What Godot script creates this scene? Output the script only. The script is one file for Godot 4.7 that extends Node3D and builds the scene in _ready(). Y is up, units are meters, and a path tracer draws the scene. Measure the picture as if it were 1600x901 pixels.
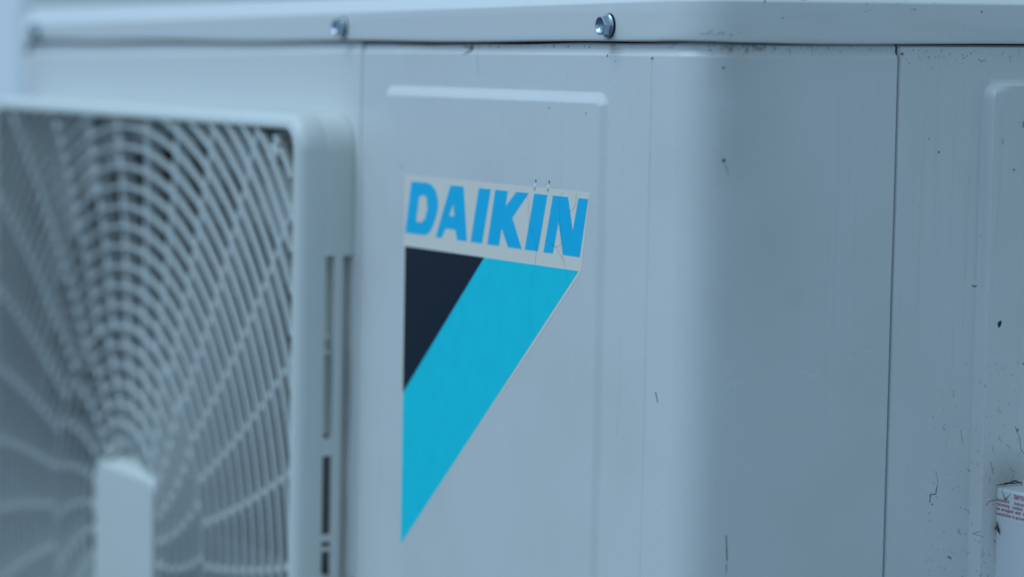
extends Node3D

# ------------------------------------------------------------------ mesh collector
class MB:
	var v := PackedVector3Array()
	var uv := PackedVector2Array()
	var ix := PackedInt32Array()

	func quad(a: int, b: int, c: int, d: int) -> void:
		ix.append_array(PackedInt32Array([a, b, c, a, c, d]))

	# nu x nv points from f(i, j) (j outer); flip turns the faces over
	func grid(nu: int, nv: int, f: Callable, fuv = null, flip := false, close_u := false) -> void:
		var base := v.size()
		for j in nv:
			for i in nu:
				v.append(f.call(i, j))
				uv.append(fuv.call(i, j) if fuv != null else Vector2(i, j))
		for j in nv - 1:
			for i in (nu if close_u else nu - 1):
				var i2 := (i + 1) % nu
				var a := base + j * nu + i
				var b := base + j * nu + i2
				var c := base + (j + 1) * nu + i2
				var d := base + (j + 1) * nu + i
				if flip:
					quad(a, d, c, b)
				else:
					quad(a, b, c, d)

	# separate flat quad, corners clockwise seen from its front
	func face(a: Vector3, b: Vector3, c: Vector3, d: Vector3) -> void:
		var n := v.size()
		v.append_array(PackedVector3Array([a, b, c, d]))
		uv.append_array(PackedVector2Array([Vector2(0, 0), Vector2(1, 0), Vector2(1, 1), Vector2(0, 1)]))
		quad(n, n + 1, n + 2, n + 3)

	func box(lo: Vector3, hi: Vector3) -> void:
		var p := func(x, y, z): return Vector3(hi.x if x else lo.x, hi.y if y else lo.y, hi.z if z else lo.z)
		face(p.call(0, 1, 1), p.call(1, 1, 1), p.call(1, 0, 1), p.call(0, 0, 1))
		face(p.call(1, 1, 0), p.call(0, 1, 0), p.call(0, 0, 0), p.call(1, 0, 0))
		face(p.call(1, 1, 1), p.call(1, 1, 0), p.call(1, 0, 0), p.call(1, 0, 1))
		face(p.call(0, 1, 0), p.call(0, 1, 1), p.call(0, 0, 1), p.call(0, 0, 0))
		face(p.call(0, 1, 0), p.call(1, 1, 0), p.call(1, 1, 1), p.call(0, 1, 1))
		face(p.call(0, 0, 1), p.call(1, 0, 1), p.call(1, 0, 0), p.call(0, 0, 0))

	# box with rounded edges
	func rbox(lo: Vector3, hi: Vector3, r: float, seg := 3) -> void:
		var cuts := []
		for k in 3:
			var l := PackedFloat32Array()
			for i in seg + 1:
				l.append(lo[k] + r * (1.0 - cos(PI / 2 * i / seg)) )
			for i in seg + 1:
				l.append(hi[k] - r * (1.0 - cos(PI / 2 * (seg - i) / seg)))
			cuts.append(l)
		var n := 2 * seg + 2
		for axis in 3:
			var a1 := (axis + 1) % 3
			var a2 := (axis + 2) % 3
			for side in 2:
				var f := func(i, j):
					var p := Vector3()
					p[axis] = hi[axis] if side else lo[axis]
					p[a1] = cuts[a1][i]
					p[a2] = cuts[a2][j]
					var q := p.clamp(lo + Vector3.ONE * r, hi - Vector3.ONE * r)
					return q + (p - q).normalized() * r
				grid(n, n, f, null, side == 1)

	# extruded polygon; loop in (x, y), front at z1 facing +z
	func prism(loop: PackedVector2Array, z0: float, z1: float) -> void:
		if not Geometry2D.is_polygon_clockwise(loop):
			loop = loop.duplicate()
			loop.reverse()
		var t := Geometry2D.triangulate_polygon(loop)
		var n := v.size()
		for p in loop:
			v.append(Vector3(p.x, p.y, z1))
			uv.append(p)
		for k in range(0, t.size(), 3):
			var a := loop[t[k]]
			var b := loop[t[k + 1]]
			var c := loop[t[k + 2]]
			if (b - a).cross(c - a) > 0:
				ix.append_array(PackedInt32Array([n + t[k], n + t[k + 2], n + t[k + 1]]))
			else:
				ix.append_array(PackedInt32Array([n + t[k], n + t[k + 1], n + t[k + 2]]))
		for k in loop.size():
			var a := loop[k]
			var b := loop[(k + 1) % loop.size()]
			face(Vector3(b.x, b.y, z1), Vector3(a.x, a.y, z1), Vector3(a.x, a.y, z0), Vector3(b.x, b.y, z0))

	func tube(pts: Array, r: float, sides := 5, taper := false) -> void:
		var n := pts.size()
		var f := func(i, j):
			var p: Vector3 = pts[j]
			var t: Vector3 = (pts[mini(j + 1, n - 1)] - pts[maxi(j - 1, 0)]).normalized()
			var u := t.cross(Vector3(0.31, 0.2, 0.93)).normalized()
			var w := t.cross(u)
			var rr := r * (1.0 - 0.8 * absf(2.0 * j / (n - 1) - 1.0)) if taper else r
			return p + (u * cos(TAU * i / sides) + w * sin(TAU * i / sides)) * rr
		grid(sides, n, f, null, false, true)

	func commit(into: ArrayMesh = null) -> ArrayMesh:
		var nn := PackedVector3Array()
		nn.resize(v.size())
		for k in range(0, ix.size(), 3):
			var a := ix[k]
			var b := ix[k + 1]
			var c := ix[k + 2]
			var n := (v[c] - v[a]).cross(v[b] - v[a])
			nn[a] += n
			nn[b] += n
			nn[c] += n
		for k in nn.size():
			nn[k] = nn[k].normalized() if nn[k].length_squared() > 1e-24 else Vector3.UP
		var arr := []
		arr.resize(Mesh.ARRAY_MAX)
		arr[Mesh.ARRAY_VERTEX] = v
		arr[Mesh.ARRAY_NORMAL] = nn
		arr[Mesh.ARRAY_TEX_UV] = uv
		arr[Mesh.ARRAY_INDEX] = ix
		var m := into if into else ArrayMesh.new()
		m.add_surface_from_arrays(Mesh.PRIMITIVE_TRIANGLES, arr)
		return m

# ------------------------------------------------------------------ scene helpers
func put(called: String, mesh: Mesh, mat: Material, parent: Node, label := "") -> MeshInstance3D:
	var o := MeshInstance3D.new()
	o.name = called
	o.mesh = mesh
	if mat:
		o.material_override = mat
	parent.add_child(o, true)
	if label:
		o.set_meta("label", label)
	return o

func group_node(called: String, parent: Node) -> Node3D:
	var o := Node3D.new()
	o.name = called
	parent.add_child(o, true)
	return o

func tag(o: Node, label: String, category: String, group := "", kind := "") -> void:
	if label: o.set_meta("label", label)
	if category: o.set_meta("category", category)
	if group: o.set_meta("group", group)
	if kind: o.set_meta("kind", kind)

func mat(c: Color, rough := 0.5, metal := 0.0) -> StandardMaterial3D:
	var m := StandardMaterial3D.new()
	m.albedo_color = c
	m.roughness = rough
	m.metallic = metal
	return m

func noise_tex(freq: float, size: int, strength: float, seed_ := 3) -> NoiseTexture2D:
	var n := FastNoiseLite.new()
	n.seed = seed_
	n.frequency = freq
	n.fractal_octaves = 3
	var t := NoiseTexture2D.new()
	t.width = size
	t.height = size
	t.seamless = true
	t.as_normal_map = true
	t.bump_strength = strength
	t.noise = n
	return t

func ss(a: float, b: float, x: float) -> float:
	var t := clampf((x - a) / (b - a), 0.0, 1.0)
	return t * t * (3.0 - 2.0 * t)

# distance inside (+) a rounded rectangle
func rrect(p: Vector2, lo: Vector2, hi: Vector2, r: float) -> float:
	var c := (lo + hi) / 2
	var q := (p - c).abs() - (hi - lo) / 2 + Vector2(r, r)
	return -(Vector2(maxf(q.x, 0), maxf(q.y, 0)).length() + minf(maxf(q.x, q.y), 0.0) - r)

# sorted cuts: coarse step between a and b, finer inside each [from, to, step]
func cuts(a: float, b: float, step: float, fine: Array) -> PackedFloat32Array:
	var out := PackedFloat32Array()
	var x := a
	while x < b - 1e-6:
		out.append(x)
		var s := step
		for f in fine:
			if x >= f[0] - 1e-7 and x < f[1]:
				s = minf(s, f[2])
			elif x < f[0] and x + s > f[0]:
				s = minf(s, maxf(f[0] - x, 1e-5))
		x += s
	out.append(b)
	return out

# ------------------------------------------------------------------ painted dirt
# A sheet of paint: PX texels per millimetre, origin at (s0, top) in mm.
class Paint:
	var im: Image
	var s0 := 0.0
	var top := 700.0
	var k := 4.452

	func blend(x: int, y: int, c: Color, a: float) -> void:
		if x >= 0 and y >= 0 and x < im.get_width() and y < im.get_height() and a > 0.004:
			im.set_pixel(x, y, im.get_pixel(x, y).lerp(c, minf(a, 1.0)))

	func dot(s: float, y: float, r: float, c: Color, a := 0.8, soft := 0.35, squash := 1.0) -> void:
		var px := (s - s0) * k
		var py := (top - y) * k
		var rr := r * k
		for j in range(int(py - rr * squash) - 2, int(py + rr * squash) + 3):
			for i in range(int(px - rr) - 2, int(px + rr) + 3):
				var d := Vector2((i + 0.5 - px), (j + 0.5 - py) / squash).length() / rr
				blend(i, j, c, a * clampf((1.0 - d) / soft, 0.0, 1.0))

	func stroke(p: Array, w: float, c: Color, a := 0.6, rag := 0.0, seed_ := 1) -> void:
		var rng := RandomNumberGenerator.new()
		rng.seed = seed_
		for q in range(0, p.size() - 2, 2):
			var from := Vector2(p[q], p[q + 1])
			var to := Vector2(p[q + 2], p[q + 3])
			var n := int((to - from).length() / (w * 0.5)) + 1
			for t in n:
				var at := from.lerp(to, float(t) / n) + Vector2(rng.randfn(), rng.randfn()) * rag
				dot(at.x, at.y, w * (0.55 + 0.25 * rng.randf()), c, a * (0.6 + 0.4 * rng.randf()), 0.7)

func paint_sheet(wide: int, high: int, base: Color, seed_: int) -> Paint:
	var n := FastNoiseLite.new()
	n.seed = seed_
	n.frequency = 0.012
	n.fractal_octaves = 5
	var small := n.get_image(256, 256)
	var tint := Image.create(256, 256, false, Image.FORMAT_RGBA8)
	for y in 256:
		for x in 256:
			tint.set_pixel(x, y, Color(base.r * 0.86, base.g * 0.86, base.b * 0.83, clampf((small.get_pixel(x, y).r - 0.45) * 0.35, 0.0, 0.16)))
	tint.resize(wide, high, Image.INTERPOLATE_CUBIC)
	var p := Paint.new()
	p.im = Image.create(wide, high, false, Image.FORMAT_RGBA8)
	p.im.fill(base)
	p.im.blend_rect(tint, Rect2i(0, 0, wide, high), Vector2i.ZERO)
	return p

func painted(p: Paint, rough: float) -> StandardMaterial3D:
	var m := mat(Color.WHITE, rough)
	m.albedo_texture = ImageTexture.create_from_image(p.im)
	m.texture_repeat = false
	return m

const GRIME := Color(0.20, 0.18, 0.16)
const BROWN := Color(0.33, 0.27, 0.20)
const PAINT := Color(0.845, 0.845, 0.825)

# ------------------------------------------------------------------ constants of the unit (metres)
const RC := 0.02             # radius of the cabinet's corner
const SEAM_X := -0.347      # seam between the two front panels
const SEAM_Z := -0.1112      # seam on the side
const FAN := Vector2(-0.624, 0.382)
const G_LO := Vector2(-0.898, 0.105)
const G_HI := Vector2(-0.3545, 0.659)
const GZ := 0.034

var swell: FastNoiseLite

# the wrapped sheet of the front panel: arc length s from the seam -> point, outward normal
func sheet(s: float) -> Array:
	var flat := -RC - SEAM_X
	var arc := RC * PI / 2
	if s < flat:
		return [Vector3(SEAM_X + s, 0, 0), Vector3(0, 0, 1)]
	if s < flat + arc:
		var a := (s - flat) / RC
		return [Vector3(-RC + RC * sin(a), 0, -RC + RC * cos(a)), Vector3(sin(a), 0, cos(a))]
	return [Vector3(0, 0, -RC - (s - flat - arc)), Vector3(1, 0, 0)]

func _ready() -> void:
	# ---------------- camera
	var cam := Camera3D.new()
	cam.name = "camera"
	var lens := CameraAttributesPhysical.new()
	lens.frustum_focal_length = 117.2
	lens.frustum_focus_distance = 1.345
	lens.frustum_near = 0.05
	lens.frustum_far = 200.0
	lens.exposure_aperture = 5.4
	lens.auto_exposure_enabled = false
	cam.attributes = lens
	cam.fov = 11.692
	cam.near = 0.05
	cam.far = 200.0
	cam.position = Vector3(1.0696, 0.6871, 0.6747)
	cam.rotation = Vector3(-0.0784, 1.0717, 0.0195)
	add_child(cam)
	cam.current = true

	# ---------------- sky, soft sun, exposure
	var env := Environment.new()
	env.background_mode = Environment.BG_SKY
	var sky := Sky.new()
	var sm := ProceduralSkyMaterial.new()
	sm.sky_top_color = Color(0.732, 0.862, 1.0)
	sm.sky_horizon_color = Color(0.582, 0.754, 0.947)
	sm.sky_curve = 0.25
	sm.ground_horizon_color = Color(0.30, 0.38, 0.45)
	sm.ground_bottom_color = Color(0.2, 0.26, 0.31)
	sm.sun_angle_max = 1.0
	sky.sky_material = sm
	env.sky = sky
	env.background_energy_multiplier = 1.0
	env.tonemap_mode = Environment.TONE_MAPPER_LINEAR
	env.tonemap_exposure = 1.0
	env.sdfgi_enabled = true
	env.ssao_enabled = true
	env.ssil_enabled = true
	var we := WorldEnvironment.new()
	we.name = "environment"
	we.environment = env
	add_child(we)
	var sun := DirectionalLight3D.new()
	sun.name = "overcast_sun"
	sun.light_energy = 0.56
	sun.light_color = Color(0.77, 0.895, 1.0)
	sun.light_angular_distance = 40.0
	sun.shadow_enabled = true
	add_child(sun)
	sun.look_at_from_position(Vector3(-0.16, 0.80, 0.62), Vector3.ZERO, Vector3.UP)

	swell = FastNoiseLite.new()
	swell.seed = 11
	swell.frequency = 6.0
	swell.fractal_octaves = 2

	setting()
	unit()
	litter()

# ------------------------------------------------------------------ setting
func setting() -> void:
	var gm := mat(Color(0.34, 0.36, 0.37), 0.85)
	gm.uv1_triplanar = true
	gm.uv1_world_triplanar = true
	gm.uv1_scale = Vector3(1.5, 1.5, 1.5)
	gm.normal_enabled = true
	gm.normal_texture = noise_tex(0.03, 512, 6.0)
	var m := MB.new()
	m.grid(2, 2, func(i, j): return Vector3(-60 + 120 * i, 0, -60 + 120 * j))
	var g := put("ground", m.commit(), gm, self)
	tag(g, "grey concrete ground the outdoor unit stands on", "", "", "structure")
	# rendered house wall that the unit stands against
	var wm := mat(Color(0.77, 0.81, 0.79), 0.85)
	wm.uv1_triplanar = true
	wm.uv1_scale = Vector3(4, 4, 4)
	wm.normal_enabled = true
	wm.normal_texture = noise_tex(0.05, 512, 5.0, 8)
	m = MB.new()
	m.rbox(Vector3(-2.235, 0.0, -0.62), Vector3(2.2, 2.6, -0.44), 0.006)
	var w := put("house_wall", m.commit(), wm, self)
	tag(w, "grey rendered house wall close behind the air conditioner", "wall")
	var fm := mat(Color(0.93, 0.94, 0.94), 0.8)
	fm.uv1_triplanar = true
	fm.uv1_scale = Vector3(3, 3, 3)
	fm.normal_enabled = true
	fm.normal_texture = noise_tex(0.05, 512, 4.0, 9)
	m = MB.new()
	m.rbox(Vector3(-9.0, 0.0, -1.9), Vector3(-2.1, 2.6, -1.7), 0.01)
	w = put("recessed_wall", m.commit(), fm, self)
	tag(w, "pale painted wall set back beyond the left end of the unit", "wall")

# ------------------------------------------------------------------ the air conditioner
func unit() -> void:
	var ac := group_node("air_conditioner", self)
	tag(ac, "off white metal outdoor air conditioner unit with fan grille and blue logo", "air conditioner")
	var orange := noise_tex(0.10, 1024, 1.0, 21)
	var body := mat(PAINT, 0.42)
	# ---- front panel, wraps round the corner
	var pa := paint_sheet(2048, 2048, PAINT, 5)
	dirt_front(pa)
	var am := painted(pa, 0.3)
	am.normal_enabled = true
	am.normal_texture = orange
	am.normal_scale = 0.10
	var fp := front_panel(ac, am)
	logo(fp)
	# ---- side panel
	var pb := paint_sheet(1280, 2048, PAINT, 6)
	pb.s0 = 106.0
	dirt_side(pb)
	var sm := painted(pb, 0.3)
	sm.normal_enabled = true
	sm.normal_texture = orange
	sm.normal_scale = 0.10
	side_panel(ac, sm)
	left_panel(ac, body)
	lid(ac)
	fan(ac, body)
	guard(ac)
	cover(ac)
	# ---- closed back, left side, base, feet
	var m := MB.new()
	m.rbox(Vector3(-0.926, 0.026, -0.322), Vector3(-0.001, 0.697, -0.318), 0.001, 1)
	put("back_panel", m.commit(), body, ac)
	m = MB.new()
	m.rbox(Vector3(-0.9304, 0.026, -0.317), Vector3(-0.9288, 0.697, -0.0112), 0.0005, 1)
	put("left_side_panel", m.commit(), body, ac)
	m = MB.new()
	m.rbox(Vector3(-0.930, 0.02, -0.32), Vector3(-0.002, 0.0255, -0.002), 0.002, 1)
	put("base_pan", m.commit(), body, ac)
	m = MB.new()
	m.box(Vector3(-0.344, 0.026, -0.312), Vector3(-0.3415, 0.694, -0.012))
	m.box(Vector3(-0.3405, 0.6900, -0.312), Vector3(-0.012, 0.6912, -0.012))
	m.box(Vector3(-0.9255, 0.6900, -0.312), Vector3(-0.3455, 0.6912, -0.012))
	put("inner_partition", m.commit(), mat(Color(0.2, 0.2, 0.2), 0.8), ac)
	for x in [-0.79, -0.15]:
		m = MB.new()
		m.rbox(Vector3(x - 0.03, 0.0, -0.35), Vector3(x + 0.03, 0.0195, 0.03), 0.003, 1)
		put("foot", m.commit(), body, ac)

# the lid sits a little higher towards the back of the right side
func lift(z: float) -> float:
	return 0.0165 * clampf(-z - RC, 0.0, 0.30)

func ramp(e: float, w: float) -> float:
	return lerpf(clampf(e / w, 0.0, 1.0), ss(0.0, w, e), 0.3)

func top_inset(y: float) -> float:
	return 0.0014 * ss(0.6932, 0.6962, y) + 0.0012 * ss(0.6984, 0.6996, y)

# top of the front panel under the lid: the gap is wider towards the seam
func panel_top(s: float) -> float:
	return 0.6994 - 0.0013 * ss(0.276, 0.105, s) + 0.0002 * sin(s * 60.0)

func front_panel(ac: Node3D, am: Material) -> MeshInstance3D:
	var total := -RC - SEAM_X + RC * PI / 2 - RC - SEAM_Z
	var sc := cuts(0.0, total, 0.004, [[0.0, 0.004, 0.0005], [0.029, 0.046, 0.0006], [0.258, 0.275, 0.0006], [0.3065, 0.3118, 0.0003], [0.320, 0.362, 0.0012], [total - 0.005, total, 0.0004]])
	var yc := cuts(0.026, 0.6996, 0.006, [[0.115, 0.135, 0.001], [0.42, 0.66, 0.003], [0.660, 0.680, 0.0005], [0.690, 0.6996, 0.0003]])
	var m := MB.new()
	var pt := func(i, j):
		var s: float = sc[i]
		var y: float = yc[j]
		var b := sheet(s)
		var d := 0.0
		var e := rrect(Vector2(SEAM_X + s, y), Vector2(-0.3162, 0.12), Vector2(-0.0752, 0.6760), 0.009)
		# steep shoulder on top, a slow one down the sides
		var side := minf(SEAM_X + s + 0.3162, -0.0752 - SEAM_X - s)
		var plate := minf(ramp(e, 0.0052), ss(0.0, 0.0066, side))
		d += 0.0028 * plate
		d += swell.get_noise_2d(s * 1.6, y) * 0.00035 * (1.0 - plate)
		var cr := absf(s - 0.3092)
		d -= 0.00062 * ss(0.0012, 0.0, cr) * ss(0.6932, 0.6915, y)
		d -= top_inset(y)
		d -= 0.0012 * (1.0 - sqrt(maxf(0.0, 1.0 - pow(1.0 - clampf(s / 0.0012, 0, 1), 2))))
		d -= 0.0010 * (1.0 - sqrt(maxf(0.0, 1.0 - pow(1.0 - clampf((total - s) / 0.0010, 0, 1), 2))))
		var yy := minf(y, panel_top(s))
		var p: Vector3 = b[0] + b[1] * d
		p.y = yy + lift(b[0].z) * ss(0.686, 0.6930, y)
		if s > total - 0.004:
			p.z += 0.0005 * ss(0.6925, 0.6955, y)
		return p
	m.grid(sc.size(), yc.size(), pt, func(i, j): return Vector2(sc[i] / 0.46, (0.70 - yc[j]) / 0.46), true)
	return put("front_panel", m.commit(), am, ac)

func side_panel(ac: Node3D, bm: Material) -> void:
	var zc := cuts(0.1120, 0.320, 0.005, [[0.1120, 0.1164, 0.0004], [0.1604, 0.1650, 0.0003]])
	var yc := cuts(0.026, 0.6995, 0.006, [[0.42, 0.68, 0.003], [0.672, 0.6825, 0.0010], [0.6825, 0.6865, 0.0003], [0.693, 0.6995, 0.0004]])
	var m := MB.new()
	var pt := func(i, j):
		var z: float = zc[i]
		var y: float = yc[j]
		var e := rrect(Vector2(z, y), Vector2(0.1612, 0.08), Vector2(0.306, 0.6858), 0.010)
		var d := 0.0055 * ramp(e + 0.0001, 0.0029)
		d += swell.get_noise_2d(z * 1.6 + 3.0, y) * 0.0003
		d -= 0.0019 * (1.0 - sqrt(maxf(0.0, 1.0 - pow(1.0 - clampf((z - 0.1120) / 0.0019, 0, 1), 2))))
		d -= 0.0025 * ss(0.6984, 0.6995, y)
		return Vector3(d - 0.0002, y + lift(-z) * ss(0.686, 0.6930, y), -z + 0.0005 * ss(0.6925, 0.6955, y) * ss(0.1154, 0.1120, z))
	m.grid(zc.size(), yc.size(), pt, func(i, j): return Vector2((zc[i] * 1000.0 - 106.0) / 287.5, (0.70 - yc[j]) / 0.46), true)
	put("side_panel", m.commit(), bm, ac)

func left_panel(ac: Node3D, body: Material) -> void:
	var m := MB.new()
	var lo := Vector2(-0.919, 0.030)
	var hi := Vector2(SEAM_X - 0.0019, 0.6932)
	var angs := []
	for k in 144:
		angs.append(TAU * k / 144.0)
	for c in [lo, hi, Vector2(lo.x, hi.y), Vector2(hi.x, lo.y)]:
		angs.append(fposmod((c - FAN).angle(), TAU))
	angs.sort()
	var n := angs.size()
	m.grid(n, 2, func(i, j):
		var d := Vector2.from_angle(angs[i])
		if j == 0:
			return Vector3(FAN.x + d.x * 0.257, FAN.y + d.y * 0.257, 0)
		var tx := ((hi.x if d.x > 0 else lo.x) - FAN.x) / (d.x if absf(d.x) > 1e-9 else 1e-9)
		var ty := ((hi.y if d.y > 0 else lo.y) - FAN.y) / (d.y if absf(d.y) > 1e-9 else 1e-9)
		var t := minf(tx, ty)
		var p := FAN + d * t
		if p.y > hi.y - 1e-5:
			p.y -= 0.0055 * (hi.x - p.x) / (hi.x - lo.x)
		return Vector3(p.x, p.y, 0), null, true, true)
	# rolled top, right edge and rounded left corner
	var prof := [Vector2(0.6932, 0), Vector2(0.694, -0.0002), Vector2(0.6950, -0.0009), Vector2(0.6962, -0.0014), Vector2(0.6985, -0.0016), Vector2(0.6994, -0.0028)]
	m.grid(2, prof.size(), func(i, j): return Vector3(lo.x if i == 0 else hi.x, prof[j].x - (0.0055 if i == 0 and j < 4 else 0.0), prof[j].y * (2.0 if i == 0 else 1.0)), null, true)
	var rp := []
	for k in 6:
		var a := PI / 2 * k / 5
		rp.append(Vector2(hi.x + 0.0010 * sin(a), -0.0008 + 0.0008 * cos(a)))
	rp.append(Vector2(hi.x + 0.0010, -0.008))
	m.grid(rp.size(), 2, func(i, j): return Vector3(rp[i].x, 0.030 if j == 0 else 0.697, rp[i].y), null, true)
	var lp := []
	for k in 7:
		var a := PI / 2 * k / 6
		lp.append(Vector2(lo.x - 0.0105 * sin(a), -0.0105 + 0.0105 * cos(a)))
	m.grid(lp.size(), 2, func(i, j): return Vector3(lp[i].x, 0.030 if j == 0 else 0.697, lp[i].y), null, false)
	put("fan_panel", m.commit(), body, ac)

# ------------------------------------------------------------------ lid
func lid(ac: Node3D) -> void:
	var pl := paint_sheet(1024, 160, PAINT, 7)
	pl.top = 730.0
	pl.s0 = -60.0
	dirt_lid(pl)
	var lm := painted(pl, 0.40)
	var m := MB.new()
	# path round the cabinet (x, z), outward normal, length past the near corner
	var lo := Vector2(-0.932, -0.322)
	var hi := Vector2(0.0, 0.0)
	var path := []
	var add := func(p: Vector2, nrm: Vector2): path.append([p, nrm])
	var rl := 0.012
	for k in 9:
		var a := PI / 2 * k / 8
		add.call(Vector2(lo.x + rl - rl * sin(PI / 2 - a), -rl + rl * cos(PI / 2 - a)), Vector2(-sin(PI / 2 - a), cos(PI / 2 - a)))
	for k in range(1, 48):
		add.call(Vector2(lerpf(lo.x + rl, -RC, k / 48.0), 0), Vector2(0, 1))
	for k in 15:
		var a := PI / 2 * k / 14
		add.call(Vector2(-RC + RC * sin(a), -RC + RC * cos(a)), Vector2(sin(a), cos(a)))
	for k in range(1, 20):
		add.call(Vector2(0, lerpf(-RC, lo.y, k / 20.0)), Vector2(1, 0))
	add.call(Vector2(0, lo.y), Vector2(1, 0))
	var n := path.size()
	var prof := [Vector2(-0.006, 0.7010), Vector2(-0.0005, 0.7008), Vector2(0.0010, 0.6998), Vector2(0.0019, 0.7000), Vector2(0.0022, 0.7008), Vector2(0.0023, 0.703), Vector2(0.0023, 0.7095), Vector2(0.0022, 0.7180), Vector2(0.0019, 0.7188), Vector2(0.0012, 0.7196), Vector2(-0.0008, 0.7213), Vector2(-0.0028, 0.7227), Vector2(-0.0046, 0.7233), Vector2(-0.007, 0.7236), Vector2(-0.010, 0.7237)]
	var leng := [0.0]
	for k in range(1, n):
		leng.append(leng[k - 1] + (path[k][0] - path[k - 1][0]).length())
	var corner: float = 0.0
	for k in n:
		if path[k][1].x > 0.999:
			corner = leng[k]
			break
	var pf := func(i, j):
		var p: Vector2 = path[i][0] + path[i][1] * prof[j].x
		var y: float = prof[j].y
		var bow := 0.0
		if j < 6:
			bow = 0.00035 * sin(leng[i] * 23.0 + 1.0) * ss(0.0, 0.1, leng[i])
			bow -= 0.0005 * ss(corner - 0.06, corner - 0.02, leng[i]) * ss(corner + 0.05, corner, leng[i]) * -1.0
		# the pressed shoulder is broader towards the far end
		var wide := clampf(-p.x / 0.88, 0.0, 1.0) * ss(corner + 0.02, corner - 0.05, leng[i])
		if j >= 7 and j <= 12:
			y -= wide * [0.0070, 0.0070, 0.0066, 0.0040, 0.0012, 0.0003][j - 7]
			p -= path[i][1] * wide * [0.0, 0.0, 0.0004, 0.0016, 0.0016, 0.0008][j - 7]
		return Vector3(p.x, y + bow + (lift(p.y) if path[i][1].x > 0.5 else 0.0), p.y)
	m.grid(n, prof.size(), pf, func(i, j): return Vector2((1000.0 * (leng[i] - corner) + 60.0) / 210.0, (0.730 - prof[j].y) / 0.0328), true)
	# top sheet and closed back
	m.face(Vector3(lo.x + 0.010, 0.7237, lo.y), Vector3(-0.010, 0.7237 + lift(lo.y), lo.y), Vector3(-0.010, 0.7237, -0.010), Vector3(lo.x + 0.010, 0.7237, -0.010))
	m.face(Vector3(-0.0, 0.7215, lo.y), Vector3(lo.x, 0.7215, lo.y), Vector3(lo.x, 0.700, lo.y), Vector3(0.0, 0.700, lo.y))
	m.face(Vector3(lo.x, 0.7190, lo.y), Vector3(lo.x, 0.7190, -0.012), Vector3(lo.x, 0.7005, -0.012), Vector3(lo.x, 0.7005, lo.y))
	var l := put("lid", m.commit(), lm, ac)
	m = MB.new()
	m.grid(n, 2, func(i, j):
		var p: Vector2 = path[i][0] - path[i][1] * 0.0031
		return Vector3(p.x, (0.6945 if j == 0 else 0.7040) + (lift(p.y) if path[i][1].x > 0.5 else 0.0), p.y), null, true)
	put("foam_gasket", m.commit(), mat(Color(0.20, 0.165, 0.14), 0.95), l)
	var bolt := bolt_mesh()
	var k := 0
	for p in [Vector2(-0.0735, 0.7073), Vector2(-0.3673, 0.7073), Vector2(-0.8895, 0.7066)]:
		var b := put("bolt", bolt, null, l)
		b.position = Vector3(p.x, p.y, 0.0022)
		b.rotation.z = [0.06, 0.5, 0.2][k]
		k += 1

func bolt_mesh() -> ArrayMesh:
	var zinc := mat(Color(0.66, 0.72, 0.76), 0.24, 1.0)
	zinc.normal_enabled = true
	zinc.normal_texture = noise_tex(0.05, 128, 2.0, 4)
	zinc.uv1_triplanar = true
	zinc.uv1_scale = Vector3(160, 160, 160)
	var dark := mat(Color(0.12, 0.11, 0.11), 0.7)
	var w := MB.new()
	var wp := [Vector2(0.0005, 0.0008), Vector2(0.0058, 0.0008), Vector2(0.0059, 0.0005), Vector2(0.0059, 0.0)]
	w.grid(40, wp.size(), func(i, j): return Vector3(wp[j].x * cos(TAU * i / 40), wp[j].x * sin(TAU * i / 40), wp[j].y), null, true, true)
	var am := w.commit()
	var m := MB.new()
	var fl := [Vector2(0.0055, 0.0010), Vector2(0.0057, 0.0013), Vector2(0.0056, 0.0016), Vector2(0.0050, 0.0020), Vector2(0.0040, 0.0023)]
	m.grid(40, fl.size(), func(i, j): return Vector3(fl[j].x * cos(TAU * i / 40), fl[j].x * sin(TAU * i / 40), fl[j].y), null, true, true)
	# hexagon flanks, each face flat
	var hexr := func(a: float, r: float): return r * cos(PI / 6) / cos(fposmod(a, PI / 3) - PI / 6)
	for k in 6:
		m.grid(5, 4, func(i, j):
			var a: float = PI / 3 * (k + i / 4.0)
			var z: float = [0.0019, 0.0022, 0.0047, 0.0053][j]
			var r: float = hexr.call(a, [0.0051, 0.00498, 0.00498, 0.0][j])
			if j == 3:
				r = lerpf(hexr.call(a, 0.00498), 0.00432, 0.75)
			if j == 2:
				z -= 0.0007 * (hexr.call(a, 1.0) - 0.866) / 0.134
			return Vector3(r * cos(a), r * sin(a), z), null, true)
	# rim and pressed hollow
	var rp := [[0.0043, 0.0053], [0.0040, 0.00555], [0.0036, 0.0054], [0.0030, 0.0045], [0.0018, 0.0038], [0.0002, 0.0037]]
	m.grid(36, rp.size(), func(i, j):
		var a: float = TAU * i / 36
		var r: float = rp[j][0]
		if j == 0:
			r = lerpf(hexr.call(a, 0.00498), 0.00432, 0.75)
		return Vector3(r * cos(a), r * sin(a), rp[j][1]), null, true, true)
	am = m.commit(am)
	am.surface_set_material(0, dark)
	am.surface_set_material(1, zinc)
	return am

# ------------------------------------------------------------------ logo
func poly(a: Array) -> PackedVector2Array:
	var out := PackedVector2Array()
	for k in range(0, a.size(), 2):
		out.append(Vector2((a[k] - 285.4) / 1000.0, (a[k + 1] + 600.0) / 1000.0))
	return out

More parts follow.
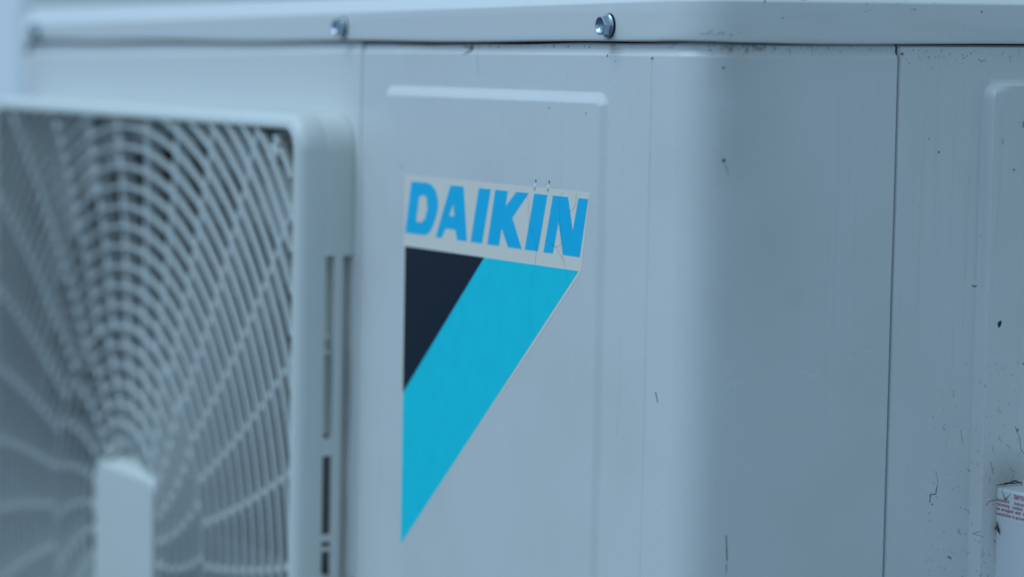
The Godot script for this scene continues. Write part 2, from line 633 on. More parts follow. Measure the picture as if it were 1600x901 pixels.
# softens the corners of an outline by r (mm)
func soften(p: PackedVector2Array, r: float) -> PackedVector2Array:
	var out := PackedVector2Array()
	var n := p.size()
	for k in n:
		var a := p[(k + n - 1) % n]
		var b := p[k]
		var c := p[(k + 1) % n]
		var u := (a - b)
		var w := (c - b)
		var l := minf(r / 1000.0, 0.3 * minf(u.length(), w.length()))
		u = b + u.normalized() * l
		w = b + w.normalized() * l
		out.append(u)
		out.append(u.lerp(b, 0.5).lerp(b.lerp(w, 0.5), 0.5))
		out.append(w)
	return out

func with_hole(outer: PackedVector2Array, inner: PackedVector2Array) -> PackedVector2Array:
	if Geometry2D.is_polygon_clockwise(outer) == Geometry2D.is_polygon_clockwise(inner):
		inner.reverse()
	var bi := 0
	var bj := 0
	var best := 1e9
	for i in outer.size():
		for j in inner.size():
			var d := outer[i].distance_to(inner[j])
			if d < best:
				best = d
				bi = i
				bj = j
	var out := PackedVector2Array()
	for i in outer.size() + 1:
		out.append(outer[(bi + i) % outer.size()])
	var t := (outer[(bi + 1) % outer.size()] - outer[bi]).normalized() * 0.00002
	out[out.size() - 1] -= t
	for j in inner.size() + 1:
		out.append(inner[(bj + j) % inner.size()])
	out[out.size() - 1] += t
	out[outer.size() + 1] -= t
	return out

func logo(fp: Node3D) -> void:
	var z := 0.0028
	var film := mat(Color(0.918, 0.888, 0.822), 0.4)
	var navy := mat(Color(0.03, 0.105, 0.17), 0.34)
	var sky_blue := mat(Color(0.0, 0.845, 0.90), 0.5)
	var blue := mat(Color(0.0, 0.755, 0.925), 0.5)
	# faint weathering of the print
	var fade := FastNoiseLite.new()
	fade.seed = 31
	fade.frequency = 0.012
	fade.fractal_octaves = 5
	var fade_tex := NoiseTexture2D.new()
	fade_tex.width = 512
	fade_tex.height = 512
	fade_tex.seamless = true
	fade_tex.noise = fade
	var ramp_ := Gradient.new()
	ramp_.set_color(0, Color(0.955, 0.965, 0.97))
	ramp_.set_color(1, Color(1, 1, 1))
	fade_tex.color_ramp = ramp_
	for q in [navy, sky_blue, blue]:
		q.metallic_specular = 0.35
		q.albedo_texture = fade_tex
		q.uv1_triplanar = true
		q.uv1_scale = Vector3(9, 9, 9)
	var m := MB.new()
	m.prism(soften(poly([-0.4, 28.6, 198.2, 28.3, 191.4, -9.9, 0.9, -174.4]), 1.0), z - 0.0002, z + 0.00010)
	put("logo_sticker", m.commit(), film, fp)
	m = MB.new()
	m.prism(poly([1.6, -9.8, 92.7, -9.7, 1.8, -89.2]), z, z + 0.00018)
	put("dark_triangle", m.commit(), navy, fp)
	m = MB.new()
	m.prism(poly([92.7, -9.7, 189.0, -9.6, 2.0, -171.8, 1.8, -89.2]), z, z + 0.00018)
	put("blue_band", m.commit(), sky_blue, fp)
	var shapes := [
		with_hole(soften(poly([7.9, 25.3, 27.8, 25.3, 32.4, 24.4, 36.9, 21.6, 39.6, 17.0, 39.9, 13.0, 37.9, 8.2, 34.6, 3.3, 31.1, -0.3, 27.4, -2.0, 22.9, -2.6, 1.5, -2.6]), 1.0), soften(poly([17.7, 18.6, 22.8, 19.0, 26.2, 18.0, 28.0, 15.1, 27.4, 10.3, 24.5, 6.1, 20.7, 4.0, 15.5, 3.7, 14.3, 4.4]), 0.8)),
		with_hole(soften(poly([53.6, 25.3, 68.3, 25.3, 73.2, -2.7, 61.9, -2.7, 60.3, 2.5, 48.7, 2.5, 44.6, -2.7, 37.5, -2.7]), 1.0), soften(poly([57.0, 16.2, 59.0, 9.3, 52.9, 9.3]), 0.5)),
		poly([85.2, 25.3, 98.2, 25.3, 89.8, -2.7, 77.2, -2.7]),
		poly([103.0, 25.3, 116.3, 25.3, 114.2, 17.5, 125.3, 25.3, 138.1, 25.3, 121.6, 12.2, 132.1, -2.8, 117.5, -2.8, 110.6, 6.2, 108.0, -2.8, 95.5, -2.8]),
		poly([143.7, 25.3, 157.1, 25.3, 148.6, -2.8, 135.0, -2.8]),
		poly([162.5, 25.3, 177.4, 25.3, 182.6, 9.2, 187.5, 25.3, 196.7, 25.3, 189.8, -2.9, 173.8, -2.9, 168.5, 12.7, 163.5, -2.9, 154.2, -2.9])]
	for s in shapes:
		m = MB.new()
		m.prism(s, z, z + 0.00018)
		put("letter", m.commit(), blue, fp)
	# fine cracks and hairs stuck across the film
	var hair := mat(Color(0.10, 0.22, 0.28), 0.6)
	hair.transparency = BaseMaterial3D.TRANSPARENCY_ALPHA
	hair.albedo_color.a = 0.24
	for c in [[135.9, 23.8, 138.0, 20.1, 138.1, 13.1, 141.2, 7.6, 145.2, 3.4, 147.0, -1.5, 146.3, -7.2, 144.4, -14.0, 142.2, -21.5, 141.4, -28.0, 142.0, -36.0, 146.4, -43.6],
		[172.3, 27.4, 168.7, 22.9, 169.6, 16.1, 170.5, 9.4, 172.1, 2.0, 174.3, -5.3, 177.0, -10.0, 179.7, -16.0],
		[155.6, 3.5, 165.9, 0.4, 173.7, -5.3], [185.3, 27.4, 184.9, 23.1, 182.6, 19.9, 177.0, 18.0], [160.8, 1.3, 168.4, 0.9, 173.3, 3.3]]:
		var cv := Curve3D.new()
		var pp := poly(c)
		for q in pp.size():
			var tan_ := (pp[mini(q + 1, pp.size() - 1)] - pp[maxi(q - 1, 0)]) / 6.0
			cv.add_point(Vector3(pp[q].x, pp[q].y, z + 0.00016), Vector3(-tan_.x, -tan_.y, 0), Vector3(tan_.x, tan_.y, 0))
		cv.bake_interval = 0.0015
		m = MB.new()
		m.tube(Array(cv.get_baked_points()), 0.00011, 5)
		put("hair_crack", m.commit(), hair, fp)
	# two little runs of paint above the letters
	for x in [-0.1414, -0.1279]:
		m = MB.new()
		m.grid(12, 6, func(i, j):
			var a: float = PI / 2 * j / 5
			return Vector3(x + 0.0012 * cos(a) * cos(TAU * i / 12), 0.6285 + 0.0017 * cos(a) * sin(TAU * i / 12), z - 0.0001 + 0.0008 * sin(a)), null, true, true)
		put("paint_run", m.commit(), mat(PAINT, 0.3), fp)

# ------------------------------------------------------------------ dirt on the painted sheets
func dirt_front(p: Paint) -> void:
	p.dot(354.5, 647.0, 1.1, GRIME, 0.65)
	p.stroke([355.1, 645.1, 357.4, 640.2], 1.4, BROWN, 0.12)
	p.dot(353.3, 688.6, 0.9, GRIME, 0.4)
	p.dot(206.4, 631.6, 0.9, GRIME, 0.85, 0.4)
	p.dot(219.9, 631.6, 0.9, GRIME, 0.85, 0.4)
	p.dot(57.6, 632.6, 1.8, Color(0.45, 0.5, 0.52), 0.4, 0.8)
	p.dot(253.8, 597.0, 0.5, BROWN, 0.9)
	p.dot(218.1, 667.6, 0.6, GRIME, 0.6)
	p.dot(254.4, 665.8, 0.6, GRIME, 0.5)
	p.dot(309.2, 692.3, 0.9, GRIME, 0.7, 0.5)
	p.stroke([319.2, 539.3, 321.3, 535.0], 1.0, GRIME, 0.6)
	p.stroke([360.7, 475.9, 361.5, 464.1], 0.55, GRIME, 0.85, 0.12)
	p.stroke([361.3, 462.9, 361.2, 458.6], 0.5, GRIME, 0.5, 0.15)
	p.stroke([361.2, 456.6, 361.4, 448.7], 0.4, GRIME, 0.35, 0.15)
	var pale := Color(0.97, 0.97, 0.97)
	p.stroke([357.6, 544.3, 363.6, 545.5, 368.7, 546.2], 1.1, pale, 0.25, 0.9, 2)
	p.stroke([401.5, 549.3, 405.9, 547.4, 409.8, 547.7], 0.5, pale, 0.55, 0.4, 3)
	p.stroke([426.2, 554.4, 428.3, 554.9], 0.5, pale, 0.5, 0.2, 4)
	p.stroke([435.9, 557.5, 441.1, 559.0], 0.4, pale, 0.4, 0.4, 5)
	p.stroke([241.0, 554.3, 247.5, 545.7, 245.1, 523.7], 0.4, pale, 0.3, 0.0)
	p.stroke([168.5, 669.6, 175.5, 661.8], 0.4, pale, 0.25)
	p.stroke([151.5, 668.3, 152.7, 640.6], 0.4, pale, 0.15)
	# cobweb and grime under the lid
	p.stroke([120.2, 697.3, 129.5, 696.0, 124.6, 693.1], 0.9, GRIME, 0.65, 0.3, 6)
	p.stroke([130.5, 698.0, 126.0, 694.8, 120.8, 692.9], 0.7, GRIME, 0.6, 0.3, 7)
	p.dot(127.8, 696.5, 3.0, GRIME, 0.45, 0.9)
	p.stroke([136.4, 697.4, 138.2, 683.2], 1.1, Color(0.5, 0.5, 0.46), 0.16, 0.4, 8)
	p.dot(271.1, 696.6, 4.5, Color(0.50, 0.40, 0.28), 0.28, 0.9)
	p.dot(268.4, 693.3, 0.9, GRIME, 0.5)
	p.dot(276.0, 690.7, 0.5, GRIME, 0.5)
	# brown smears round the corner
	var smear := Color(0.47, 0.47, 0.40)
	p.dot(358.1, 688.1, 15.0, smear, 0.12, 1.0, 1.0)
	p.dot(360.2, 655.5, 13.0, smear, 0.04, 1.0, 1.9)
	p.dot(368.3, 672.3, 30.0, smear, 0.09, 1.0, 1.5)
	p.dot(394.1, 583.5, 7.0, Color(0.45, 0.48, 0.48), 0.04, 1.0, 1.3)
	p.dot(379.2, 610.9, 40.0, smear, 0.10, 1.0, 1.6)
	var rng := RandomNumberGenerator.new()
	rng.seed = 77
	# old rain runs
	for k in 46:
		var s := rng.randf() * 448.0
		var y := 696.0 - absf(rng.randfn()) * 60.0
		var l := rng.randf_range(15.0, 110.0)
		p.stroke([s, y, s + rng.randfn() * 0.6, y - l * 0.5, s + rng.randfn() * 0.8, y - l], rng.randf_range(0.5, 2.2), smear, rng.randf_range(0.008, 0.024), 0.1, k + 100)
	for k in 150:
		var s := 346.0 + 102.0 * pow(rng.randf(), 1.5)
		p.dot(s, 698.5 - absf(rng.randfn()) * 1.7, rng.randf_range(0.2, 0.6), GRIME, rng.randf_range(0.1, 0.4), 0.7)
	for k in 30:
		p.dot(352.0 + rng.randf() * 24.0, 698.6 - absf(rng.randfn()) * 1.0, rng.randf_range(0.6, 1.6), GRIME, 0.22, 0.9)
	for k in 60:
		p.dot(rng.randf() * 338.0, 698.6 - rng.randf() * 1.6, rng.randf_range(0.3, 1.0), GRIME, 0.35, 0.6)
	for k in 150:
		p.dot(rng.randf() * 448.0, 430.0 + rng.randf() * 265.0, rng.randf_range(0.15, 0.38), GRIME, rng.randf_range(0.1, 0.35), 0.7)

func dirt_side(p: Paint) -> void:
	p.dot(171.2, 569.4, 1.3, Color(0.05, 0.09, 0.16), 0.95, 0.3)
	p.dot(171.7, 570.2, 0.9, Color(0.05, 0.09, 0.16), 0.95, 0.3)
	p.dot(171.0, 568.3, 0.7, Color(0.05, 0.09, 0.16), 0.9, 0.3)
	p.stroke([158.5, 587.7, 159.7, 587.0, 161.1, 587.7], 0.7, BROWN, 0.8)
	p.dot(186.9, 549.8, 0.8, Color(0.45, 0.30, 0.16), 0.8)
	p.dot(181.6, 664.6, 0.9, Color(0.52, 0.42, 0.26), 0.6, 0.5, 2.4)
	p.dot(169.6, 656.5, 1.2, Color(0.55, 0.50, 0.36), 0.3, 0.8, 2.0)
	p.dot(136.1, 651.1, 0.6, GRIME, 0.8)
	p.dot(130.3, 657.4, 0.5, GRIME, 0.5)
	p.dot(176.9, 643.0, 0.7, GRIME, 0.6)
	p.stroke([149.2, 457.8, 151.2, 456.7], 0.9, Color(0.42, 0.36, 0.18), 0.8)
	p.dot(113.5, 695.2, 0.7, GRIME, 0.8)
	var tw := Color(0.26, 0.22, 0.17)
	p.stroke([140.4, 499.6, 141.7, 495.0, 141.5, 491.9], 0.35, tw, 0.35)
	p.stroke([141.4, 491.9, 140.8, 488.4, 137.6, 488.3, 137.4, 484.3], 0.6, tw, 0.7, 0.08, 3)
	p.dot(138.9, 483.6, 0.6, tw, 0.6)
	p.stroke([168.6, 503.0, 170.6, 497.3], 0.4, tw, 0.45)
	p.stroke([166.7, 482.3, 168.4, 484.1, 172.9, 484.8], 0.5, tw, 0.5)
	p.stroke([182.7, 519.7, 185.8, 514.0, 186.7, 508.4, 189.1, 505.9], 0.5, tw, 0.4)
	p.dot(184.3, 517.8, 1.2, tw, 0.5, 0.7)
	p.stroke([159.3, 499.4, 160.9, 498.2], 0.5, tw, 0.5)
	p.stroke([178.0, 511.1, 180.4, 509.1], 0.4, tw, 0.4)
	p.stroke([154.5, 518.3, 156.1, 511.4], 0.4, tw, 0.3)
	p.stroke([172.0, 465.3, 174.4, 462.7], 0.5, tw, 0.55)
	var rng := RandomNumberGenerator.new()
	rng.seed = 41
	# old rain runs
	for k in 46:
		var s := 113.0 + rng.randf() * 80.0
		var y := 696.0 - absf(rng.randfn()) * 60.0
		var l := rng.randf_range(15.0, 110.0)
		p.stroke([s, y, s + rng.randfn() * 0.6, y - l * 0.5, s + rng.randfn() * 0.8, y - l], rng.randf_range(0.5, 2.2), Color(0.45, 0.44, 0.38), rng.randf_range(0.008, 0.024), 0.1, k + 100)
	for k in 320:
		var s := 136.0 + rng.randf() * 57.0
		var y := 442.0 + 115.0 * pow(rng.randf(), 1.4)
		p.dot(s, y, rng.randf_range(0.18, 0.55), tw, rng.randf_range(0.08, 0.34), 0.7, rng.randf_range(0.7, 2.0))
	for k in 15:
		var s := 143.0 + rng.randf() * 46.0
		var y := 450.0 + 82.0 * rng.randf()
		p.stroke([s, y, s + rng.randfn() * 1.0, y - 1.5, s + rng.randfn() * 1.6, y - 3.0], 0.3, tw, 0.4, 0.05, k)
	for k in 70:
		p.dot(113.0 + rng.randf() * 80.0, 697.5 - absf(rng.randfn()) * 3.6, rng.randf_range(0.2, 0.55), GRIME, rng.randf_range(0.2, 0.55), 0.6)
	for k in 1:
		var s := 116.0 + rng.randf() * 72.0
		p.stroke([s, 693.0, s + 2.0, 692.2 + rng.randfn() * 0.4, s + 4.5, 692.6], 0.35, GRIME, 0.4, 0.08, k + 50)
	for k in 110:
		p.dot(113.0 + rng.randf() * 80.0, 430.0 + rng.randf() * 265.0, rng.randf_range(0.15, 0.4), GRIME, rng.randf_range(0.1, 0.4), 0.7)
	# dirt washed down beside the cover
	p.dot(180.4, 494.4, 16.0, Color(0.40, 0.38, 0.32), 0.25, 1.0, 1.0)
	p.dot(174.9, 472.4, 6.0, Color(0.40, 0.38, 0.32), 0.25, 1.0, 4.0)

func dirt_lid(p: Paint) -> void:
	# s = mm past the end of the corner bend (at z = -20 mm)
	p.stroke([21.0, 716.6, 22.6, 719.3, 24.5, 720.4], 0.6, GRIME, 0.75, 0.1)
	p.stroke([39.5, 719.6, 44.3, 718.9, 48.0, 719.2], 0.5, GRIME, 0.7, 0.15)
	p.stroke([45.3, 718.2, 46.8, 719.9], 0.5, GRIME, 0.6, 0.1)
	p.dot(113.0, 714.5, 0.5, GRIME, 0.7)
	p.dot(155.6, 713.7, 0.7, GRIME, 0.7)
	p.dot(32.0, 709.5, 0.8, GRIME, 0.3)
	var rng := RandomNumberGenerator.new()
	rng.seed = 9
	for k in 90:
		p.dot(-40.0 + rng.randf() * 190.0, 701.0 + rng.randf() * 20.0, rng.randf_range(0.15, 0.4), GRIME, rng.randf_range(0.1, 0.45), 0.7)
	for k in 6:
		var s := 60.0 + rng.randf() * 80.0
		var y := 713.0 + rng.randf() * 6.5
		p.stroke([s, y, s + 0.8, y - 0.6, s + 1.9, y - 0.3], 0.25, GRIME, 0.35, 0.05, k)
	for k in 26:
		p.dot(-12.0 + absf(rng.randfn()) * 9.0, 700.3 + absf(rng.randfn()) * 0.9, rng.randf_range(0.3, 0.8), GRIME, 0.25, 0.8)

# ------------------------------------------------------------------ fan behind the guard
func fan(ac: Node3D, body: Material) -> void:
	var m := MB.new()
	var prof := [Vector2(0.257, 0.0), Vector2(0.2555, -0.004), Vector2(0.2515, -0.009), Vector2(0.2502, -0.016), Vector2(0.25, -0.10)]
	m.grid(96, prof.size(), func(i, j): return Vector3(FAN.x + prof[j].x * cos(TAU * i / 96), FAN.y + prof[j].x * sin(TAU * i / 96), prof[j].y), null, false, true)
	put("orifice_ring", m.commit(), mat(Color(0.30, 0.30, 0.29), 0.6), ac)
	var coil := mat(Color(0.13, 0.13, 0.13), 0.7)
	m = MB.new()
	m.box(Vector3(-0.925, 0.027, -0.17), Vector3(-0.3455, 0.689, -0.16))
	put("cooling_coil", m.commit(), coil, ac)
	var pm := mat(Color(0.33, 0.33, 0.33), 0.5)
	var f := group_node("fan_rotor", ac)
	f.position = Vector3(FAN.x, FAN.y, -0.045)
	m = MB.new()
	var hp := [Vector2(0.0005, 0.022), Vector2(0.045, 0.020), Vector2(0.054, 0.014), Vector2(0.057, 0.0), Vector2(0.057, -0.04)]
	m.grid(48, hp.size(), func(i, j): return Vector3(hp[j].x * cos(TAU * i / 48), hp[j].x * sin(TAU * i / 48), hp[j].y), null, true, true)
	put("rotor_hub", m.commit(), pm, f)
	for k in 3:
		m = MB.new()
		for side in [1, -1]:
			m.grid(22, 14, func(i, j):
				var r := lerpf(0.056, 0.242, j / 13.0)
				var t: float = i / 21.0
				var span := lerpf(1.25, 1.75, j / 13.0)
				var a: float = TAU * k / 3.0 + 0.5 + span * (t - 0.5) + 0.35 * sin(j / 13.0 * PI)
				var e: float = sin(t * PI)
				return Vector3(r * cos(a), r * sin(a), lerpf(0.020, -0.040, t) + 0.004 * e + 0.0011 * side), null, side > 0)
		put("blade", m.commit(), pm, f)

# ------------------------------------------------------------------ fan guard
func inside_guard(p: Vector2) -> bool:
	return rrect(p, G_LO, G_HI, 0.021) > 0.0055

func guard(ac: Node3D) -> void:
	var pm := mat(Color(0.83, 0.84, 0.805), 0.42)
	pm.normal_enabled = true
	pm.normal_texture = noise_tex(0.06, 256, 0.7, 15)
	pm.uv1_triplanar = true
	pm.uv1_scale = Vector3(18, 18, 18)
	# weathered inner bars, a little greyer than the frame
	var bar := pm.duplicate()
	bar.albedo_color = Color(0.73, 0.745, 0.725)
	var g := group_node("fan_guard", ac)
	# path round the frame, clockwise from the top of the right side
	var r := 0.021
	var path := []
	var corner := func(c: Vector2, a0: float):
		for k in 11:
			var a := a0 - PI / 2 * k / 10
			path.append([c + Vector2.from_angle(a) * r, Vector2.from_angle(a)])
	corner.call(Vector2(G_HI.x - r, G_HI.y - r), PI / 2)
	corner.call(Vector2(G_HI.x - r, G_LO.y + r), 0.0)
	corner.call(Vector2(G_LO.x + r, G_LO.y + r), -PI / 2)
	corner.call(Vector2(G_LO.x + r, G_HI.y - r), PI)
	var prof := [Vector2(-0.0024, 0.0172), Vector2(0.0, 0.0172)]
	for k in 7:
		var a := PI / 2 * k / 6
		prof.append(Vector2(-0.0070 + 0.0070 * cos(a), GZ - 0.0070 + 0.0070 * sin(a)))
	prof.append_array([Vector2(-0.0080, GZ - 0.0001), Vector2(-0.0086, GZ - 0.0005), Vector2(-0.0089, GZ - 0.0012), Vector2(-0.0089, GZ - 0.006), Vector2(-0.0024, GZ - 0.0065), Vector2(-0.0024, 0.0172)])
	var m := MB.new()
	m.grid(path.size(), prof.size(), func(i, j):
		var p: Vector2 = path[i][0] + path[i][1] * prof[j].x
		return Vector3(p.x, p.y, prof[j].y), null, true, true)
	# rear part of the wall, all but the straight right side
	var q := []
	for k in range(11, path.size()):
		q.append(path[k])
	for k in 11:
		q.append(path[k])
	for side in 2:
		m.grid(q.size(), 2, func(i, j):
			var p: Vector2 = q[i][0] - q[i][1] * (0.0024 * side)
			return Vector3(p.x, p.y, 0.0004 if j == 0 else 0.0172), null, side == 0)
	# right side: wall with ventilation slots, standing off the panel
	var x0 := G_HI.x - 0.0024
	var x1 := G_HI.x
	var top := G_HI.y - r
	var bot := G_LO.y + r
	m.box(Vector3(x0, 0.5801, 0.0004), Vector3(x1, top, 0.0172))
	m.box(Vector3(x0, bot, 0.0004), Vector3(x1, 0.1839, 0.0172))
	m.box(Vector3(x0, 0.1839, 0.0064), Vector3(x1, 0.5801, 0.0114))
	for b in [[0.4678, 0.4776], [0.4193, 0.4232], [0.4140, 0.4161], [0.3479, 0.3500], [0.3408, 0.3447], [0.2864, 0.2962]]:
		m.box(Vector3(x0, b[0], 0.0114), Vector3(x1, b[1], 0.0172))
	m.box(Vector3(x0 - 0.0075, 0.17, 0.0003), Vector3(x0 - 0.0060, 0.59, 0.0074))
	m.box(Vector3(x0 - 0.0075, 0.479, 0.0076), Vector3(x0 - 0.0060, 0.59, 0.0128))
	for y in [0.5252, 0.5342]:
		m.box(Vector3(x0 - 0.010, y - 0.0008, 0.0114), Vector3(x0 - 0.001, y + 0.0008, 0.0172))
	put("guard_frame", m.commit(), pm, g)
	# rings, cut off by the frame
	var radii := []
	for k in range(-11, 15):
		radii.append(0.2507 - 0.01276 * k)
	for rr in radii:
		var mid: bool = absf(rr - 0.1359) < 0.003
		m = MB.new()
		var steps := 200
		var run := []
		var runs := []
		for k in steps + 1:
			var a: float = TAU * k / steps - PI
			if k < steps and inside_guard(FAN + Vector2.from_angle(a) * rr):
				run.append(a)
			elif run.size():
				if k == steps and run.size() == steps:
					run.append(a)
				runs.append(run)
				run = []
		for rn in runs:
			if rn.size() < 3:
				continue
			m = MB.new()
			var t := 0.0032 if mid else 0.0024
			var sec := [Vector2(rr, GZ - 0.0013), Vector2(rr - 0.0003, GZ - 0.0006), Vector2(rr - 0.0010, GZ - 0.0003), Vector2(rr - t + 0.0006, GZ - 0.0004), Vector2(rr - t, GZ - 0.0010), Vector2(rr - t + 0.0001, GZ - 0.0042), Vector2(rr - t + 0.0007, GZ - 0.0046), Vector2(rr - 0.0005, GZ - 0.0046), Vector2(rr + 0.0002, GZ - 0.0042), Vector2(rr, GZ - 0.0013)]
			m.grid(rn.size(), sec.size(), func(i, j):
				var d := Vector2.from_angle(rn[i])
				return Vector3(FAN.x + d.x * sec[j].x, FAN.y + d.y * sec[j].x, sec[j].y), null, false)
			put("ring", m.commit(), bar, g)
	# ribs: a close outer set and a sparser inner set that sweeps round
	for k in 32:
		rib(g, bar, 93.0 + 11.25 * k, 0.1340, 0.42, 5.0, 0.0066)
	for k in 24:
		rib(g, bar, 101.0 + 15.0 * k, 0.055, 0.1335, 15.0, 0.0064)
	# hub cap: flat badge plate with a sloping shoulder
	m = MB.new()
	var rows := [[0.0, 0.0, 0.0345, 0.0], [0.0508, 0.0406, 0.0348, 0.006], [0.0518, 0.0418, 0.0338, 0.007], [0.0522, 0.0550, 0.0170, 0.010], [0.0522, 0.0552, 0.0150, 0.010]]
	m.grid(64, rows.size(), func(i, j):
		var a: float = TAU * i / 64
		var h: Array = rows[j]
		var d := Vector2.from_angle(a)
		var cr: float = h[3]
		var inner := Vector2(maxf(h[0] - cr, 0), maxf(h[1] - cr, 0))
		# rounded rectangle along the direction d
		var s: float = minf(h[0] / maxf(absf(d.x), 1e-6), h[1] / maxf(absf(d.y), 1e-6))
		var p := d * s
		var c := p.clamp(-inner, inner)
		var e := p - c
		if e.length() > cr and cr > 0:
			p = c + e.normalized() * cr
		return Vector3(-0.6215 + p.x, FAN.y + p.y, h[2]), null, true, true)
	put("hub_cap", m.commit(), pm, g)
	# screw boss in the corner with old dirt round it
	m = MB.new()
	m.rbox(Vector3(-0.411, 0.631, 0.016), Vector3(-0.394, 0.6420, 0.0300), 0.003, 2)
	put("corner_boss", m.commit(), pm, g)
	m = MB.new()
	var rng := RandomNumberGenerator.new()
	rng.seed = 12
	for k in 30:
		var along := rng.randf()
		var at := Vector3(-0.415 + 0.034 * along, 0.6475 + rng.randfn() * 0.0012, 0.030) if k % 2 else Vector3(-0.3835 + rng.randfn() * 0.0016, 0.6465 - 0.022 * along, 0.030)
		var pts := []
		var d := Vector3(rng.randfn(), rng.randfn(), rng.randfn() * 0.4).normalized()
		for step in 5:
			pts.append(at)
			at += d * 0.0016
			d = (d + Vector3(rng.randfn(), rng.randfn(), rng.randfn()) * 0.35).normalized()
		m.tube(pts, rng.randf_range(0.0006, 0.0016), 5, true)
	put("cobweb_dirt", m.commit(), mat(Color(0.40, 0.37, 0.31), 0.95), g)

func rib(g: Node3D, pm: Material, deg: float, r0: float, r1: float, sweep: float, wide: float) -> void:
	var pts := []
	for k in 60:
		var rr := r0 + (r1 - r0) * k / 59.0
		var a: float = deg_to_rad(deg + sweep * ((rr - r0) / (0.28 - 0.134 if r0 > 0.1 else r1 - r0) - 0.5))
		var p := FAN + Vector2.from_angle(a) * rr
		if not inside_guard(p):
			break
		pts.append(p)
	if pts.size() < 2:
		return
	var n := pts.size()
	var m := MB.new()
	var h := wide / 2
	var sec := [Vector2(-h, GZ - 0.0130), Vector2(-h, GZ - 0.0040), Vector2(-h + 0.0016, GZ - 0.0024), Vector2(h - 0.0016, GZ - 0.0024), Vector2(h, GZ - 0.0040), Vector2(h, GZ - 0.0130), Vector2(-h, GZ - 0.0130)]
	m.grid(sec.size(), n, func(i, j):
		var t: Vector2 = (pts[mini(j + 1, n - 1)] - pts[maxi(j - 1, 0)]).normalized()
		var p: Vector2 = pts[j] + Vector2(-t.y, t.x) * sec[i].x
		return Vector3(p.x, p.y, sec[i].y))
	put("rib", m.commit(), pm, g)

# ------------------------------------------------------------------ valve cover on the side
func cover(ac: Node3D) -> void:
	var c := group_node("valve_cover", ac)
	c.position = Vector3(0.0038, 0, 0.0020)
	var pc := mat(Color(0.84, 0.86, 0.87), 0.36)
	var m := MB.new()
	m.rbox(Vector3(-0.004, 0.13, -0.290), Vector3(0.080, 0.4905, -0.1755), 0.0014, 3)
	put("cover_box", m.commit(), pc, c)
	m = MB.new()
	m.rbox(Vector3(0.0160, 0.483, -0.280), Vector3(0.076, 0.5000, -0.1765), 0.0045, 4)
	put("top_hump", m.commit(), pc, c)
	m = MB.new()
	m.box(Vector3(0.0005, 0.4755, -0.17558), Vector3(0.050, 0.4896, -0.17538))
	put("warning_label", m.commit(), mat(Color(0.86, 0.88, 0.88), 0.35), c)
	var font := SystemFont.new()
	font.font_names = PackedStringArray(["Droid Sans"])
	font.font_weight = 600
	var st := SurfaceTool.new()
	st.begin(Mesh.PRIMITIVE_TRIANGLES)
	for w in [["IMPORTANT", 13.8, 29.6, 486.8, 2.25], ["Installers'", 1.2, 11.0, 484.1, 1.6], ["Instructions", 14.2, 26.6, 484.1, 1.6], ["incoming", 1.2, 11.0, 482.0, 1.6], ["conduit", 13.0, 20.8, 482.0, 1.6], ["must", 23.6, 29.4, 482.0, 1.6],
		["be", 1.2, 3.7, 479.8, 1.6], ["wrapped", 4.7, 13.8, 479.8, 1.6], ["with", 15.2, 19.6, 479.8, 1.6], ["tape", 21.0, 26.0, 479.8, 1.6], ["installation", 1.2, 12.3, 477.4, 1.6], ["to", 13.2, 15.1, 477.4, 1.6], ["prevent", 15.9, 24.6, 477.4, 1.6]]:
		var t := TextMesh.new()
		t.text = w[0]
		t.font = font
		t.font_size = 64
		t.pixel_size = 0.001
		t.depth = 0.002
		t.curve_step = 2.0
		t.horizontal_alignment = HORIZONTAL_ALIGNMENT_LEFT
		var cap := TextMesh.new()
		cap.text = "I"
		cap.font = font
		cap.font_size = 64
		cap.pixel_size = 0.001
		var ch := cap.get_aabb()
		var bb := t.get_aabb()
		var sx: float = (w[2] - w[1]) / 1000.0 / bb.size.x
		var sy: float = w[4] / 1000.0 / ch.size.y
		var b := Basis.from_scale(Vector3(sx, sy, 0.03))
		st.append_from(t, 0, Transform3D(b, Vector3(w[1] / 1000.0 - bb.position.x * sx, w[3] / 1000.0 - ch.position.y * sy, -0.17536)))
	put("lettering", st.commit(), mat(Color(0.62, 0.07, 0.20), 0.5), c, "dark red small print on the valve cover label")

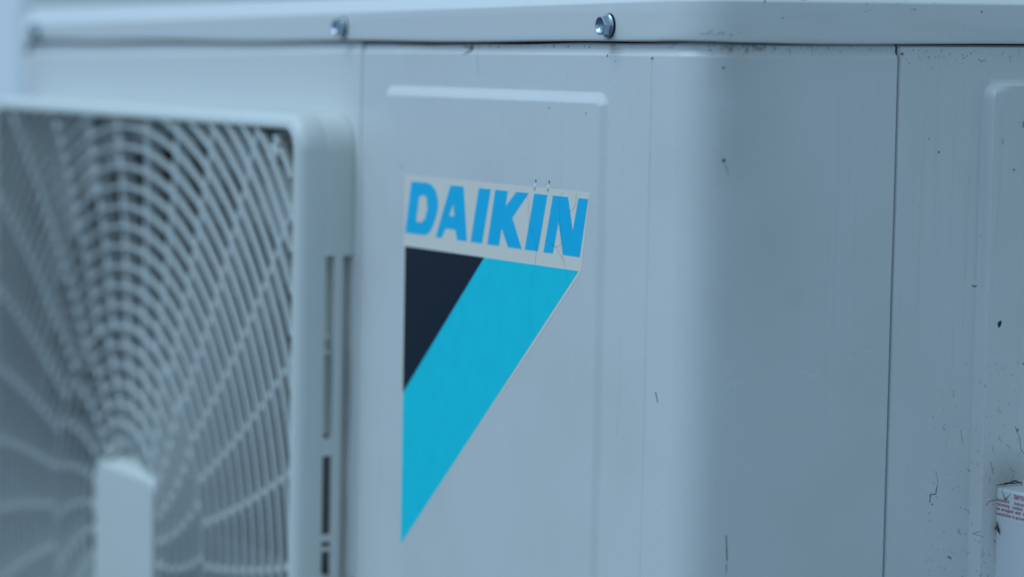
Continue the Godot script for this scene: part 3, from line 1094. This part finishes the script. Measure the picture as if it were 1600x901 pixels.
# ------------------------------------------------------------------ bits of dry plant
func litter() -> void:
	var bm := mat(Color(0.22, 0.18, 0.14), 0.9)
	var sets := [
		["dry_stalk", "brown dry stalk lying along the top edge of the valve cover", 0.00042, [[0.0002, 0.4915, -0.1745], [0.0034, 0.4922, -0.1748], [0.0079, 0.4936, -0.1760], [0.0113, 0.4940, -0.1780], [0.0153, 0.4950, -0.1810]]],
		["dry_stalk", "small bent dry stalk lying behind the top edge of the valve cover", 0.0004, [[0.0023, 0.4913, -0.1780], [0.0045, 0.4930, -0.1800], [0.0068, 0.4942, -0.1820], [0.0102, 0.4922, -0.1840]]],
		["dry_stalk", "thin forked dry stalk hanging down over the red lettering of the label", 0.00022, [[0.0066, 0.4910, -0.1744], [0.0064, 0.4900, -0.1742], [0.0068, 0.4880, -0.1746], [0.0081, 0.4858, -0.1750], [0.0096, 0.4872, -0.1749], [0.0124, 0.4894, -0.1748]]],
		["dry_stalk", "short curled brown stalk stuck on the raised ridge of the side panel", 0.00045, [[0.0022, 0.5020, -0.1660], [0.0016, 0.5003, -0.1655], [0.0012, 0.4982, -0.1647], [0.0013, 0.4955, -0.1647], [0.0016, 0.4926, -0.1652]]],
		["dead_insect", "tiny dead insect stuck on the valve cover front below the label", 0.00055, [[0.0025, 0.4745, -0.1748], [0.0032, 0.4726, -0.1746], [0.0040, 0.4705, -0.1747], [0.0050, 0.4684, -0.1749]]]]
	for s in sets:
		var cv := Curve3D.new()
		var pts: Array = s[3]
		for k in pts.size():
			var a: Array = pts[k]
			var b: Array = pts[maxi(k - 1, 0)]
			var d: Array = pts[mini(k + 1, pts.size() - 1)]
			var t := Vector3(d[0] - b[0], d[1] - b[1], d[2] - b[2]) / 6.0
			cv.add_point(Vector3(a[0], a[1], a[2]), -t, t)
		cv.bake_interval = 0.0006
		var m := MB.new()
		m.tube(Array(cv.get_baked_points()), s[2], 6, true)
		if s[0] == "dead_insect":
			m.tube([Vector3(0.0032, 0.4727, -0.1746), Vector3(0.0018, 0.4710, -0.1748), Vector3(0.0006, 0.4694, -0.1751)], 0.00035, 5, true)
			m.tube([Vector3(0.0034, 0.4720, -0.1746), Vector3(0.0034, 0.4702, -0.1748), Vector3(0.0029, 0.4690, -0.1751)], 0.0003, 5, true)
		var o := put(s[0], m.commit(), bm, self)
		o.position = Vector3(0.0, 0, 0.0017) if "ridge" in s[1] else Vector3(0.0038, 0, 0.0020)
		tag(o, s[1], "insect" if s[0] == "dead_insect" else "stalk", "" if s[0] == "dead_insect" else "dry stalks caught on the side of the unit")
